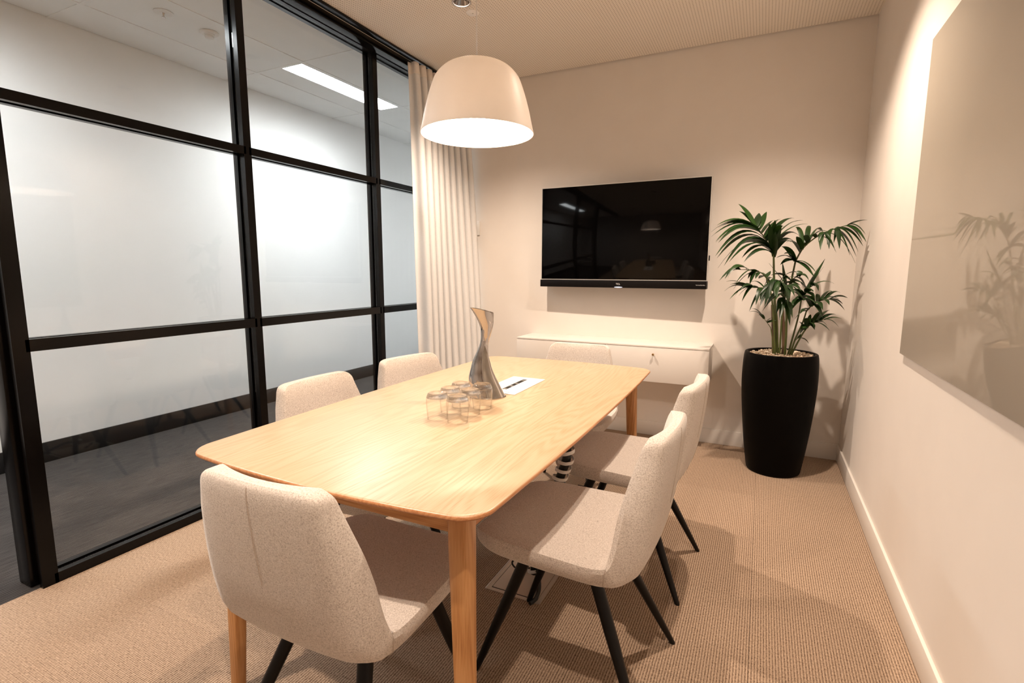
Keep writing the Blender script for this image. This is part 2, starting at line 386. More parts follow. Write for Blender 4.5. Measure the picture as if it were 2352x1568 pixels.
# ------------------------------------------------------------------ corridor beyond the glass
HC = 2.752; YC1 = 4.0
struct('floor_corridor', box(XC-.1, -2.9565, YF, YC1, -0.10, -0.001), 'corr_carpet')
struct('wall_corridor', box(XC-.15, XC, YF, YC1, -0.10, HC+.1), 'white_wall')
struct('wall_corridor_end', box(XC-.15, -2.9, YC1, YC1+.15, -0.10, HC+.1), 'white_wall')
struct('wall_corridor_side', box(-3.02, -2.90, 0.15, YC1, -0.10, HC+.1), 'white_wall')
struct('baseboard_corridor', box(XC, XC+.014, YF, YC1, -0.001, 0.128), 'black_skirt', bev=0.002)
cc = struct('ceiling_corridor', box(XC-.1, -3.02, YF, YC1, HC+.02, HC+.05), 'corr_tile')
XB = [XC, -4.20, -3.70, -3.02]                     # tile edges across the corridor
YB = [-4.36+1.175*k for k in range(8)]
TROFFERS = [(-3.945, -3.715, -0.835, 0.325), (-3.945, -3.715, -3.60, -2.435), (-3.945, -3.715, 2.70, 3.86)]
for i in range(3):
    for j in range(len(YB)-1):
        x0, x1, y0, y1 = XB[i]+.008, XB[i+1]-.008, YB[j]+.008, YB[j+1]-.008
        t = next((q for q in TROFFERS if q[0] > x0-.05 and q[1] < x1+.05 and abs((q[2]+q[3])/2-(y0+y1)/2) < .3), None)
        if t:
            obj('ceiling_tile', box(x0, t[0]-.004, y0, y1, HC+.004, HC+.02), 'corr_tile', cc)
        else:
            obj('ceiling_tile', box(x0, x1, y0, y1, HC+.004, HC+.02), 'corr_tile', cc)
for x in XB[1:3]: obj('ceiling_bar', box(x-.012, x+.012, YF, YC1, HC, HC+.02), 'tbar', cc)
for y in YB: obj('ceiling_bar', box(XC, -3.02, y-.012, y+.012, HC+.0005, HC+.02), 'tbar', cc)
for k, (x0, x1, y0, y1) in enumerate(TROFFERS[:1] + TROFFERS[1:]):
    lab = ['bright recessed strip light in the corridor ceiling, seen through the upper panes', 'strip light in the corridor ceiling nearer the open doorway than the bright one', 'strip light far down the corridor ceiling, hidden by curtain'][k]
    t = thing('ceiling_light', lab, 'light', ((x0+x1)/2, (y0+y1)/2, HC), 0, 'corridor ceiling lights')
    a, c = (x1-x0)/2, (y1-y0)/2
    obj('diffuser', box(-a+.012, a-.012, -c+.012, c-.012, 0.0035, 0.006), 'troffer', t)
    fr = MB().loft([[(-a, -c, 0), (a, -c, 0), (a, c, 0), (-a, c, 0)], [(-a+.012, -c+.012, 0), (a-.012, -c+.012, 0), (a-.012, c-.012, 0), (-a+.012, c-.012, 0)],
                    [(-a+.012, -c+.012, .02), (a-.012, -c+.012, .02), (a-.012, c-.012, .02), (-a+.012, c-.012, .02)], [(-a, -c, .02), (a, -c, .02), (a, c, .02), (-a, c, .02)], [(-a, -c, 0), (a, -c, 0), (a, c, 0), (-a, c, 0)]], False, False)
    obj('housing_frame', fr, 'tbar', t)
# corridor ceiling fittings
t = thing('fire_sprinkler', 'small chrome sprinkler head with white plate on the corridor ceiling', 'sprinkler', (-3.861, -1.745, HC))
obj('cover_plate', MB().lathe([(0.0, -.004), (.035, -.004), (.052, 0.0), (.052, .003), (0, .003)], 28), 'white_plastic', t)
obj('nozzle', MB().lathe([(0, -.03), (.012, -.03), (.012, -.027), (.005, -.025), (.006, -.012), (.012, -.004), (0, -.003)], 16), 'steel', t)
t = thing('smoke_detector', 'round white smoke detector on the corridor ceiling', 'detector', (-3.868, -1.452, HC))
obj('base_plate', MB().lathe([(0, -.008), (.05, -.008), (.056, -.002), (.056, .003), (0, .003)], 28), 'white_plastic', t)
obj('sensor_dome', MB().lathe([(0, -.036), (.018, -.036), (.026, -.030), (.028, -.022), (.022, -.020), (.022, -.016), (.03, -.012), (.032, -.007), (0, -.007)], 28), 'white_plastic', t)

# ------------------------------------------------------------------ glazed partition (black metal frame, nine panes)
XB0, XG0, XG1, XF = -3.02, -2.990, -2.960, XL
pt = bpy.data.objects.new('window_1', None); COL.objects.link(pt); pt['kind'] = 'structure'
def ibar(along, a0, a1, c0, c1, g=0.010):
    """stepped bar: front lip, glazing groove, back lip; along 'Y' or 'Z', c0..c1 its width"""
    prof = [(XF, c0), (XF, c1), (XG1, c1), (XG1, c1-g), (XG0, c1-g), (XG0, c1), (XB0, c1), (XB0, c0), (XG0, c0), (XG0, c0+g), (XG1, c0+g), (XG1, c0)]
    if along == 'Z': lp = [[(x, c, z) for x, c in prof] for z in (a0, a1)]
    else: lp = [[(x, y, c) for x, c in prof] for y in (a0, a1)]
    return MB().loft(lp)
MULL = [(-2.967, -2.9163), (-1.970, -1.9276), (-0.964, -0.9214), (-0.046, -0.002)]
for a, c in MULL: obj('mullion', ibar('Z', 0.0, 2.66, a, c), 'black_metal', pt, smooth=False)
ROWS = [(0.0, 0.041), (0.918, 0.9635), (1.808, 1.8456), (2.652, 2.699)]
for z0, z1 in ROWS:
    for k in range(3):
        obj('transom', ibar('Y', MULL[k][1]-.012, MULL[k+1][0]+.012, z0, z1), 'black_metal', pt, smooth=False)
for r in range(3):
    for k in range(3):
        obj('pane', box(-2.979, -2.971, MULL[k][1]-.006, MULL[k+1][0]+.006, ROWS[r][1]-.006, ROWS[r+1][0]+.006), 'pane', pt, smooth=False)
obj('head_rail', box(-3.02, -2.873, YF, 0.0, 2.656, 2.7005), 'black_metal', pt, bev=0.002)
# door jamb beside the open doorway at the near end of the glass
obj('door_jamb', box(-3.075, -2.985, -2.985, -2.955, 0.0, 2.66), 'black_metal', pt, bev=0.003)

# ------------------------------------------------------------------ curtain and track
tr_ = thing('curtain_track', 'black curtain track running along the ceiling above the glass partition', 'curtain track', (0, 0, 0))
obj('rail', box(-2.846, -2.802, -4.4, -0.004, 2.684, 2.6995), 'black_metal', tr_, bev=0.003)
cu = thing('curtain', 'white sheer floor length curtain drawn back into the far corner', 'curtain', (0, 0, 0))
NF = 9
def curt(u, z):
    s = max(0.0, 1 - z/2.68); q = s**0.6
    amp = 0.024 + 0.024*q + 0.010*math.sin(7*u+3*s)
    ph = 2*PI*NF*u + 0.5*math.sin(5*u)*q
    y = -0.735 + 0.03*q + (0.69-0.03*q)*u + 0.012*math.sin(2*ph)
    xx = -2.800 + 0.060*q - amp*math.cos(ph) + 0.105*q*u
    return (xx, y, z)
def sheet(z0, z1, nz, off=0.0, nu=240):
    mb = MB(); g = []
    for k in range(nz+1):
        z = z0+(z1-z0)*k/nz
        row = []
        for i in range(nu+1):
            u = i/nu; p = Vector(curt(u, z)); e = Vector(curt(u+.001, z)) - p
            nrm = Vector((e.y, -e.x, 0)).normalized(); row.append(p + nrm*off)
        g.append(row)
    vs = [p for r in g for p in r]; n = nu+1
    mb.add(vs, [(k*n+i, k*n+i+1, (k+1)*n+i+1, (k+1)*n+i) for k in range(nz) for i in range(nu)])
    return mb
def thick(o, t):
    md = o.modifiers.new('thickness', 'SOLIDIFY'); md.thickness = t; md.offset = 0
thick(obj('fabric', sheet(0.015, 2.650, 40), 'curtain', cu), 0.0012)
thick(obj('heading_tape', sheet(2.575, 2.652, 3, 0.0022), 'curtain_tape', cu), 0.0016)

# ------------------------------------------------------------------ ceiling fittings in the room
for k, (x, y) in enumerate(DOWNLIGHTS):
    lab = ['recessed downlight above the pendant lamp, at the top edge of the picture', 'recessed downlight in the ceiling before the screen and palm',
           'recessed downlight in the ceiling near the doorway', 'recessed downlight in the ceiling above the glass writing board'][k]
    t = thing('downlight', lab, 'downlight', (x, y, H), 0, 'recessed ceiling downlights')
    obj('trim_ring', MB().lathe([(.0445, .004), (.0455, -.003), (.053, -.003), (.055, 0.0), (.055, .0005), (.0475, .0005)], 40, ring=True), 'alu', t)
    obj('reflector', MB().lathe([(.0446, .001), (.040, .02), (.033, .045), (.033, .047), (.041, .021), (.0456, .001)], 40, ring=True), 'steel', t)
    obj('lens', MB().lathe([(0, .046), (.033, .046), (.033, .049), (0, .049)], 32), 'lamp_disc', t)
t = thing('ceiling_cover_plate', 'flat round white cover plate on the perforated ceiling beside the pendant cord', 'cover plate', (-2.121, -1.042, H))
obj('disc', MB().lathe([(0, -.005), (.034, -.005), (.038, -.002), (.038, 0), (0, 0)], 32), 'bright_white', t)
obj('screw', MB().lathe([(0, -.0065), (.004, -.006), (.0045, -.0045), (0, -.0045)], 12), 'alu', t)

# pendant lamp
PX, PY, PZ = -1.435, -2.207, 1.687
t = thing('pendant_lamp', 'large white bell shaped pendant lamp hanging above the oak table', 'lamp', (PX, PY, PZ))
pr = [(.1957, 0), (.189, .028), (.1785, .0755), (.1655, .123), (.150, .168), (.137, .190), (.1155, .2105), (.092, .2225), (.066, .2285), (.0645, .2305), (.0, .232)]
full = [cr(pr, k*0.25) for k in range((len(pr)-2)*4+1)] + [(.0, .2315)]
inn = [(max(r-.0022, 0), z-.002 if z > .2 else z) for r, z in full]
prof = [(.1935, .0)] + [(r, z) for r, z in inn[1:-1]] + [(0.0, .2265)]
shade = MB().lathe(list(full[:-1]) + [(.0004, .2315), (.0004, .2265)] + list(reversed(prof[:-1])), 72, ring=True)
obj('shade', shade, 'white_shade', t)
obj('socket', MB().lathe([(0, .2265), (.022, .2265), (.022, .165), (.016, .16), (0, .16)], 24), 'white_plastic', t)
obj('bulb', MB().lathe([(0, .165), (.014, .163), (.02, .145), (.038, .12), (.045, .095), (.042, .072), (.028, .053), (.012, .046), (0, .045)], 28), 'bulb', t)
obj('cord_grip', MB().lathe([(0, .231), (.009, .231), (.007, .248), (.0025, .252), (0, .252)], 16), 'white_plastic', t)
obj('cord', MB().tube([(0, 0, .245), (0, 0, .6), (0, 0, H-PZ-.02)], 0.0024, 8), 'bright_white', t)
obj('ceiling_rose', MB().lathe([(0, H-PZ-.028), (.045, H-PZ-.028), (.05, H-PZ-.02), (.05, H-PZ), (0, H-PZ)], 32), 'white_shade', t)

# ------------------------------------------------------------------ right wall: glass writing board
t = thing('writing_board', 'large beige back painted glass writing board on the right hand wall', 'board', (0, 0, 0))
obj('glass_panel', box(-0.0135, -0.0075, -4.30, -1.381, 0.905, 2.052), 'board', t, bev=0.0008)
for y in (-1.6, -4.1):
    for z in (1.05, 1.9): obj('standoff', box(-0.0075, -0.0005, y-.02, y+.02, z-.02, z+.02), 'alu', t)

# ------------------------------------------------------------------ back wall: screen, cabinet, switch
TVY = -0.125
tv = thing('television', 'wide black flat television with a soundbar mounted on the far wall', 'television', (-1.455, TVY, 1.10), math.radians(-1.1))
TW = 0.6065
obj('housing', box(-TW+.004, TW-.004, .004, .060, .055, .735), 'black_plastic', tv, bev=0.004)
obj('screen_panel', box(-TW+.004, TW-.004, -.002, .004, .0575, .734), 'screen', tv, bev=0.0008)
def frame4(x0, x1, z0, z1, tkn, y0, y1):
    o = [(x0, z0), (x1, z0), (x1, z1), (x0, z1)]; i = [(x0+tkn, z0+tkn), (x1-tkn, z0+tkn), (x1-tkn, z1-tkn), (x0+tkn, z1-tkn)]
    lp = [[(x, y0, z) for x, z in o], [(x, y0, z) for x, z in i], [(x, y1, z) for x, z in i], [(x, y1, z) for x, z in o], [(x, y0, z) for x, z in o]]
    return MB().loft(lp, False, False)
obj('bezel', frame4(-TW, TW, .054, .738, .0050, -.004, .02), 'silver', tv, smooth=False)
sb = obj('soundbar', box(-TW, TW, -.020, .05, 0.0, .053), 'black_plastic', tv, bev=0.003)
text('logo_text', 'TCL', 0.017, (0.005, -.0206, .0265), (PI/2, 0, 0), 'letter', sb)
text('badge_text', 'harman/kardon', 0.0095, (TW-.039, -.0206, .027), (PI/2, 0, 0), 'letter', sb)
led = MB().loft([[(0.008+.03*math.cos(2*PI*k/24), y, .0045+.0036*math.sin(2*PI*k/24)) for k in range(24)] for y in (-.0212, -.0195)])
obj('standby_light', led, 'led', sb)
obj('wall_bracket', box(-.25, .25, .058, .117, .25, .55), 'black_metal', tv, bev=0.004)
kn = obj('side_port', box(TW-.001, TW+.006, .02, .035, .19, .225), 'black_plastic', tv, bev=0.002)

# wall hung cabinet
CX0, CX1, CZ0, CZ1, CD = -2.181, -0.797, 0.467, 0.718, 0.30
cb_ = thing('wall_cabinet', 'low white wall hung cabinet with two fronts below the television', 'cabinet', (0, 0, 0))
obj('carcass', box(CX0+.002, CX1-.002, -CD+.021, -0.0005, CZ0+.001, CZ1-.013), 'cabinet', cb_, bev=0.001)
obj('top_panel', box(CX0, CX1, -CD, -0.0005, CZ1-.012, CZ1), 'cabinet', cb_, bev=0.001)
xm = -1.489
for x0, x1, kx in ((CX0, xm-.0015, -1.826), (xm+.0015, CX1, -1.152)):
    d = obj('door', box(x0, x1, -CD, -CD+.019, CZ0, CZ1-.0145), 'cabinet', cb_, bev=0.001)
    kb = MB().lathe([(0, 0), (.004, 0), (.0035, .008), (.005, .012), (.0085, .017), (.009, .022), (.0065, .027), (0, .028)], 20)
    kb.v = [(kx+x, -CD-z, 0.660+y) for x, y, z in kb.v]
    k_ = obj('knob', kb, 'brass', d); k_['label'] = 'small brass knob'
# light switch by the curtain
sw = thing('light_switch', 'white wall switch plate on the far wall beside the curtain edge', 'switch', (-2.712, 0, 1.571))
obj('plate', box(-.047, .047, -.010, 0, -.058, .058), 'white_plastic', sw, bev=0.003)
obj('rocker', box(-.018, .018, -.014, -.009, -.03, .03), 'white_plastic', sw, bev=0.002)

# ------------------------------------------------------------------ oak meeting table
TX, TY, TZ = -1.4315, -2.142, 0.74
tb = thing('meeting_table', 'oak meeting table with softly curved top on four tapered legs', 'table', (TX, TY, 0))
def outline(inset=0.0, n=22):
    hw, hl, r = 0.452-inset, 0.872-inset, 0.062
    pts = []
    def bow_x(y): return (0.016)*(1-(y/hl)**2)
    def bow_y(x): return (0.031)*(1-(x/hw)**2)
    for sx, sy, a0 in ((1, -1, -PI/2), (1, 1, 0), (-1, 1, PI/2), (-1, -1, PI)):
        cx_, cy_ = sx*(hw-r), sy*(hl-r)
        for k in range(9):
            a = a0 + PI/2*k/8
            pts.append((cx_+r*math.cos(a), cy_+r*math.sin(a)))
        nx = {(1, -1): ('y', 1), (1, 1): ('x', -1), (-1, 1): ('y', -1), (-1, -1): ('x', 1)}[(sx, sy)]
        for k in range(1, n):
            f = k/n
            if nx[0] == 'y': pts.append((sx*hw, nx[1]*(-(hl-r)+2*(hl-r)*f)))
            else: pts.append((nx[1]*(-(hw-r)+2*(hw-r)*f), sy*hl))
    return [(x + (bow_x(y) if x > 0 else -bow_x(y))*abs(x)/hw, y + (bow_y(x) if y > 0 else -bow_y(x))*abs(y)/hl) for x, y in pts]
lvls = [(0.050, .7135), (0.014, .722), (0.003, .7275), (0.0, .7315), (0.0, .735), (0.0015, .738), (0.004, .7395)]
loops = [[(x, y, z) for x, y in outline(i)] for i, z in lvls]
me = MB().loft(loops + [[(x, y, TZ) for x, y in outline(0.0065)]]).mesh('tabletop')
me.materials.append(MAT['oak_top']); me.materials.append(MAT['oak_edge'])
for p in me.polygons:
    if p.center.z < 0.7365: p.material_index = 1
obj('tabletop', me, None, tb)
for sx in (-1, 1):
    for sy in (-1, 1):
        lp = []
        for z, c, s_ in ((0.0, .008, .0165), (0.30, .017, .0215), (0.60, .027, .0258), (0.7135, .030, .0268)):
            cx_, cyy = sx*(0.397-c), sy*(0.827-c)
            lp.append([(cx_ + s_*math.copysign(abs(math.cos(a))**0.55, math.cos(a)), cyy + s_*math.copysign(abs(math.sin(a))**0.55, math.sin(a)), z) for a in [2*PI*k/24 for k in range(24)]])
        obj('leg', MB().loft(lp), 'oak_leg', tb)
for sy in (-1, 1): obj('apron', box(-.352, .352, sy*.799-.011, sy*.799+.011, .660, .7135), 'oak_rail', tb, bev=0.002)
for sx in (-1, 1): obj('apron', box(sx*.369-.011, sx*.369+.011, -.782, .782, .660, .7135), 'oak_edge', tb, bev=0.002)

# table power outlet plate
pp = thing('table_outlet', 'flush white cable outlet plate with dark slot set in the table', 'outlet', (-1.432, -1.912, TZ))
a, c = .0775, .157
sl = (-.012, .010, -.095, .12)
o8 = [(-a, -c), (a, -c), (a, c), (-a, c)]; i8 = [(sl[0], sl[2]), (sl[1], sl[2]), (sl[1], sl[3]), (sl[0], sl[3])]
obj('cover_plate', MB().loft([[(x, y, 0.0004) for x, y in o8], [(x, y, .003) for x, y in o8], [(x, y, .003) for x, y in i8], [(x, y, .0005) for x, y in i8]], True, False), 'white_plastic', pp, smooth=False)
obj('slot', box(sl[0], sl[1], sl[2], sl[3], .0005, .001), 'black_plastic', pp)
for k, y in enumerate((-.08, -.02, .03, .10)): obj('clip', box(-.008, .006, y-.008, y+.008, .001, .0024), 'alu', pp, bev=0.0005)
obj('release_tab', box(.025, .045, -.135, -.131, .003, .0036), 'alu', pp)
obj('release_tab', box(-.03, -.012, .136, .14, .003, .0036), 'alu', pp)

# polished steel carafe: lofted elliptical sections that sway
ROWS_J = [(1400, 480, 262), (1350, 466, 250), (1300, 452, 237), (1200, 421, 218), (1100, 398, 191), (1000, 390, 158), (900, 389, 131), (800, 398, 98), (700, 417, 72), (620, 435, 60), (560, 446, 62), (500, 455, 70), (400, 465, 87), (300, 459, 109), (200, 440, 129), (150, 428, 140)]
K = 0.000266
cf = thing('steel_carafe', 'tall swaying polished steel carafe standing on the table', 'carafe', (-1.438, -2.128, TZ), math.radians(25.8))
secs = []
for yy, cxx, hw in ROWS_J:
    z = (1400-yy)*K; h_ = hw*K; u = (cxx-490)*K
    f = min(1, z/0.20); dp = h_*(0.80*(1-f)+0.60*f)
    secs.append((u, z, h_, dp))
NS = 60
fine = [cr(secs, (len(secs)-1)*k/(NS-1)) for k in range(NS)]
outer = []
for (u, z, h_, dp) in fine:
    tilt = -0.26*max(0, (z-0.16)/0.172)**1.5
    sp_ = 0.015*max(0, (z-.25)/.082)**2
    outer.append([(u+h_*math.cos(q) - (sp_*max(0, -math.cos(q))**4), dp*math.sin(q), max(0, z + tilt*h_*math.cos(q))) for q in [2*PI*k/48 for k in range(48)]])
inner = []
for (u, z, h_, dp) in list(reversed(fine))[:24]:
    tilt = -0.26*max(0, (z-0.16)/0.172)**1.5
    sp_ = 0.015*max(0, (z-.25)/.082)**2
    inner.append([(u+(h_-.0016)*math.cos(q) - (sp_*max(0, -math.cos(q))**4), (dp-.0016)*math.sin(q), z + tilt*h_*math.cos(q)) for q in [2*PI*k/48 for k in range(48)]])
obj('body', MB().loft(outer + inner), 'steel', cf)
obj('base_ring', MB().loft([[((fine[0][0]) + (fine[0][2]+e)*math.cos(q), (fine[0][3]+e)*math.sin(q), z) for q in [2*PI*k/48 for k in range(48)]] for e, z in ((0, 0), (.001, .0008), (.001, .0025), (0, .0032))]), 'steel', cf)

# six upturned tumblers
GL = [(-1.445, -2.465, 'clear tumbler upside down at the left front of the six'), (-1.365, -2.469, 'clear tumbler upside down at the front of the six, nearest the doorway end chair'),
      (-1.449, -2.381, 'clear tumbler upside down in the middle of the left row'), (-1.457, -2.298, 'clear tumbler upside down at the back of the left row by the carafe'),
      (-1.375, -2.374, 'clear tumbler upside down in the middle of the right row'), (-1.378, -2.285, 'clear tumbler upside down at the back right, touching the steel carafe')]
g0 = thing('tumbler', GL[0][2], 'glass', (GL[0][0], GL[0][1], TZ), 0, 'upturned water glasses on the table')
outp = [(.0325, 0.0), (.0345, .02), (.0365, .045), (.0370, .060), (.0355, .072), (.0325, .0805), (.0305, .0845)]
of = [cr(outp, 6*k/20) for k in range(21)]
wall_ = [(r, z) for r, z in of if z < .069] + [(.0360, .0695)]
inw = [(r-.0016, z) for r, z in reversed(wall_)]
obj('glass_wall', MB().lathe([(0.0, .0692)] + [(inw[0][0]-.002, .0692)] + inw[1:] + wall_ + [(0.0, .0697)], 40), 'tumbler', g0)
bs = [(0, .0700), (.0335, .0700), (.0358, .0715)] + [(r, z) for r, z in of if z > .0722] + [(.029, .0865), (.024, .0868), (.020, .0850), (0, .0840)]
obj('glass_base', MB().lathe(bs, 40), 'solid_glass', g0)
for x, y, lab in GL[1:]: dup(g0, (x, y, TZ), random.uniform(0, 6), lab)

# ------------------------------------------------------------------ upholstered chairs
def seclp(yz_in, yz_out, hw, wrap, n=10, m=5):
    """closed cross-section: inner face, rounded side, outer face, rounded side"""
    iy, iz = yz_in; oy, oz = yz_out
    cyy, cz = (iy+oy)/2, (iz+oz)/2; dy, dz = (iy-oy)/2, (iz-oz)/2
    h = math.hypot(dy, dz); ny, nz = (dy/h, dz/h)
    e = min(h*0.92, hw*0.5)
    pts = []
    for k in range(n+1): pts.append((-(hw-e) + 2*(hw-e)*k/n, 1.0))
    for k in range(1, m): a = PI/2 - PI*k/m; pts.append((hw-e+e*abs(math.cos(a))**.8, math.copysign(abs(math.sin(a))**.8, math.sin(a))))
    for k in range(n+1): pts.append(((hw-e) - 2*(hw-e)*k/n, -1.0))
    for k in range(1, m): a = -PI/2 - PI*k/m; pts.append((-(hw-e)-e*abs(math.cos(a))**.8, math.copysign(abs(math.sin(a))**.8, math.sin(a))))
    out = []
    for x, b_ in pts:
        q = (x/hw)**2 if hw > 1e-6 else 0
        inset = 0.07 if iz < .475 else 0.05 + 0.12*min(1, max(0, (.72-iz)/.2))*min(1, (iz-.465)/.03)
        s_ = wrap*q - (0.60*wrap*q if b_ < 0 else 0)
        xx = x*(1 - inset*((1-b_)/2)**1.5)
        out.append((xx, cyy + ny*(h*b_ + s_), cz + nz*(h*b_ + s_)))
    return out
SEAT = [  # inner(y,z) outer(y,z) half width, edge lift   (front to rear)
    (.258, .453, .258, .445, .140, .002), (.254, .461, .254, .434, .176, .003), (.242, .467, .244, .420, .198, .004), (.212, .469, .216, .411, .218, .006), (.165, .466, .165, .406, .234, .010),
    (.08, .460, .08, .404, .241, .014), (-.03, .455, -.03, .403, .246, .018), (-.10, .453, -.09, .403, .248, .020), (-.140, .456, -.132, .404, .248, .021), (-.158, .462, -.150, .406, .248, .022)]
BACK = [
    (-.159, .463, -.152, .406, .248, .022), (-.171, .484, -.205, .415, .247, .024), (-.181, .518, -.238, .447, .243, .027), (-.195, .578, -.261, .532, .232, .030), (-.212, .647, -.276, .627, .215, .031), (-.228, .707, -.285, .702, .197, .031),
    (-.240, .755, -.290, .757, .183, .030), (-.248, .782, -.291, .784, .176, .029), (-.254, .796, -.289, .799, .166, .028), (-.260, .805, -.283, .806, .149, .027)]
def loft_stations(st, per=4):
    n = (len(st)-1)*per
    return [seclp((q[0], q[1]), (q[2], q[3]), q[4], q[5]) for q in [cr(st, k/per) for k in range(n+1)]]
def make_chair(label):
    t = thing('upholstered_chair', label, 'chair', (0, 0, 0), 0, 'felt chairs around the table')
    s_ = obj('seat', MB().loft(loft_stations(SEAT)), 'felt', t)
    b_ = obj('backrest', MB().loft(loft_stations(BACK)), 'felt', t)
    bst = [cr(BACK, k/4) for k in range(14, 33)]
    ribbon = [(0.0, q[2]-.0002, q[3]) for q in bst]
    obj('back_seam', MB().tube(ribbon, 0.0011, 5), 'stitch', b_)
    # welt along the seat-to-back joint
    j = seclp((SEAT[-1][0], SEAT[-1][1]), (SEAT[-1][2], SEAT[-1][3]), SEAT[-1][4], SEAT[-1][5])
    obj('joint_seam', MB().tube([(x*1.002, y-.001, z+.0005) for x, y, z in j] + [(j[0][0]*1.002, j[0][1]-.001, j[0][2]+.0005)], 0.0013, 5), 'stitch', s_)
    # small woven tag on the seat side
    tg = box(-.016, .016, -.0035, .0035, -.0015, .0015)
    def place(mb, y, z, tilt):
        vs = []
        for X, Y, Z in mb.v: vs.append((.2455 + Z*1.3 - Y*math.sin(tilt), y + X, z + Y*math.cos(tilt)))
        mb.v = vs; return mb
    obj('brand_tag', place(tg, .075, .462, .35), 'tag', s_)
    obj('tag_print', place(box(-.011, .011, -.0016, .0012, .0012, .0019), .075, .4618, .35), 'tag_print', s_)
    for (tx, ty), (fx, fy) in (((-.093, -.068), (-.211, -.263)), ((.093, -.068), (.211, -.263)), ((-.147, .094), (-.188, .254)), ((.147, .094), (.188, .254))):
        mb = MB()
        lp = []
        for f, r in ((0, .0195), (.45, .0178), (.85, .0125), (.985, .0100), (1.0, .0085)):
            x, y, z = tx+(fx-tx)*f, ty+(fy-ty)*f, .414*(1-f)
            lp.append([(x+r*math.cos(2*PI*k/16), y+r*math.sin(2*PI*k/16), z) for k in range(16)])
        obj('leg', mb.loft(lp), 'leg_black', t)
    return t
RA = math.radians
chairs = [  # x, y, rotation
    (-1.397, -2.908, 0, 'grey beige felt chair seen from behind at the near end of the table'),
    (-0.977, -2.405, RA(88.3), 'grey beige felt chair on the wall side of the table, nearest the camera'),
    (-0.973, -1.762, RA(86.5), 'grey beige felt chair on the wall side of the table, nearer the planter'),
    (-1.806, -2.395, RA(-90), 'grey beige felt chair on the glass side, nearer the doorway, only its back showing'),
    (-1.800, -1.868, RA(-101), 'grey beige felt chair on the glass side beside the curtain'),
    (-1.417, -1.282, RA(184), 'grey beige felt chair at the far table end before the white cabinet')]
c0 = make_chair(chairs[0][3]); c0.location = (chairs[0][0], chairs[0][1], 0)
for x, y, r, lab in chairs[1:]: dup(c0, (x, y, 0), r, lab)

# ------------------------------------------------------------------ floor box and cable spine under the table
fb = thing('floor_box', 'pale square floor box with grooved lid under the table', 'floor box', (0, 0, 0)); fb.scale = (1, 1, 0.4)
fx0, fx1, fy0, fy1 = -1.405, -1.180, -2.215, -1.900
obj('lid', box(fx0+.018, fx1-.018, fy0+.022, fy1-.022, .0005, .0065), 'floor_box', fb, bev=0.002)
obj('rim', frame4(fx0, fx1, fy0, fy1, .016, 0.0, 0.006), 'floor_box', fb, smooth=False)
rim = fb.children[-1]; rim.data.vertices.foreach_set('co', [c_ for v_ in rim.data.vertices for c_ in (v_.co.x, v_.co.z, v_.co.y)]); rim.data.flip_normals()
obj('edge_strip', box(fx0-.004, fx0, fy0, fy1, 0.0, .009), 'white_plastic', fb)
obj('groove', box(fx0+.0165, fx1-.0165, fy0+.0165, fy1-.0165, .0002, .003), 'black_plastic', fb)
cs = thing('cable_spine', 'black cables in a white spiral wrap rising to the table underside', 'cable', (0, 0, 0))
path = [(-1.262, -2.070, .022), (-1.262, -2.068, .10), (-1.240, -2.066, .22), (-1.200, -2.064, .34), (-1.158, -2.062, .455), (-1.138, -2.060, .54), (-1.165, -2.05, .63), (-1.24, -2.03, .678)]
pf = [cr(path, 7*k/56) for k in range(57)]
obj('cable_bundle', MB().tube(pf, 0.017, 10), 'cable', cs)
def spiral(turn_len, r, wdt):
    mb = MB(); tot = 0; acc = [0]
    for i in range(1, len(pf)): tot += (Vector(pf[i])-Vector(pf[i-1])).length; acc.append(tot)
    def at(s_):
        s_ = min(max(s_, 0), tot); i = 0
        while i < len(acc)-2 and acc[i+1] < s_: i += 1
        f = (s_-acc[i])/(acc[i+1]-acc[i]); return Vector(pf[i]).lerp(Vector(pf[i+1]), f), (Vector(pf[i+1])-Vector(pf[i])).normalized()
    n = int(tot/turn_len*20); loops = []
    for k in range(n+1):
        s_ = 0.01+(tot-.03)*k/n; p, d_ = at(s_); u_ = d_.cross(Vector((0, 1, 0))).normalized(); q_ = d_.cross(u_); a_ = 2*PI*k/20
        rad = math.cos(a_)*u_ + math.sin(a_)*q_
        loops.append([p+rad*r-d_*wdt/2, p+rad*r+d_*wdt/2, p+rad*(r+.0012)+d_*wdt/2, p+rad*(r+.0012)-d_*wdt/2])
    return mb.loft(loops)
obj('spiral_wrap', spiral(0.036, 0.028, 0.013), 'white_plastic', cs)
obj('loose_cable', MB().tube([cr([(-1.262, -2.06, .02), (-1.235, -2.10, .05), (-1.205, -2.16, .03), (-1.20, -2.205, .013), (-1.21, -2.235, .009)], 4*k/20) for k in range(21)], 0.008, 8), 'cable', cs)
obj('cable_loop', MB().tube([cr([(-1.30, -2.03, .012), (-1.345, -2.06, .014), (-1.372, -2.05, .03), (-1.35, -2.02, .04), (-1.32, -2.01, .02)], 4*k/24) for k in range(25)], 0.0035, 7), 'cable', cs)

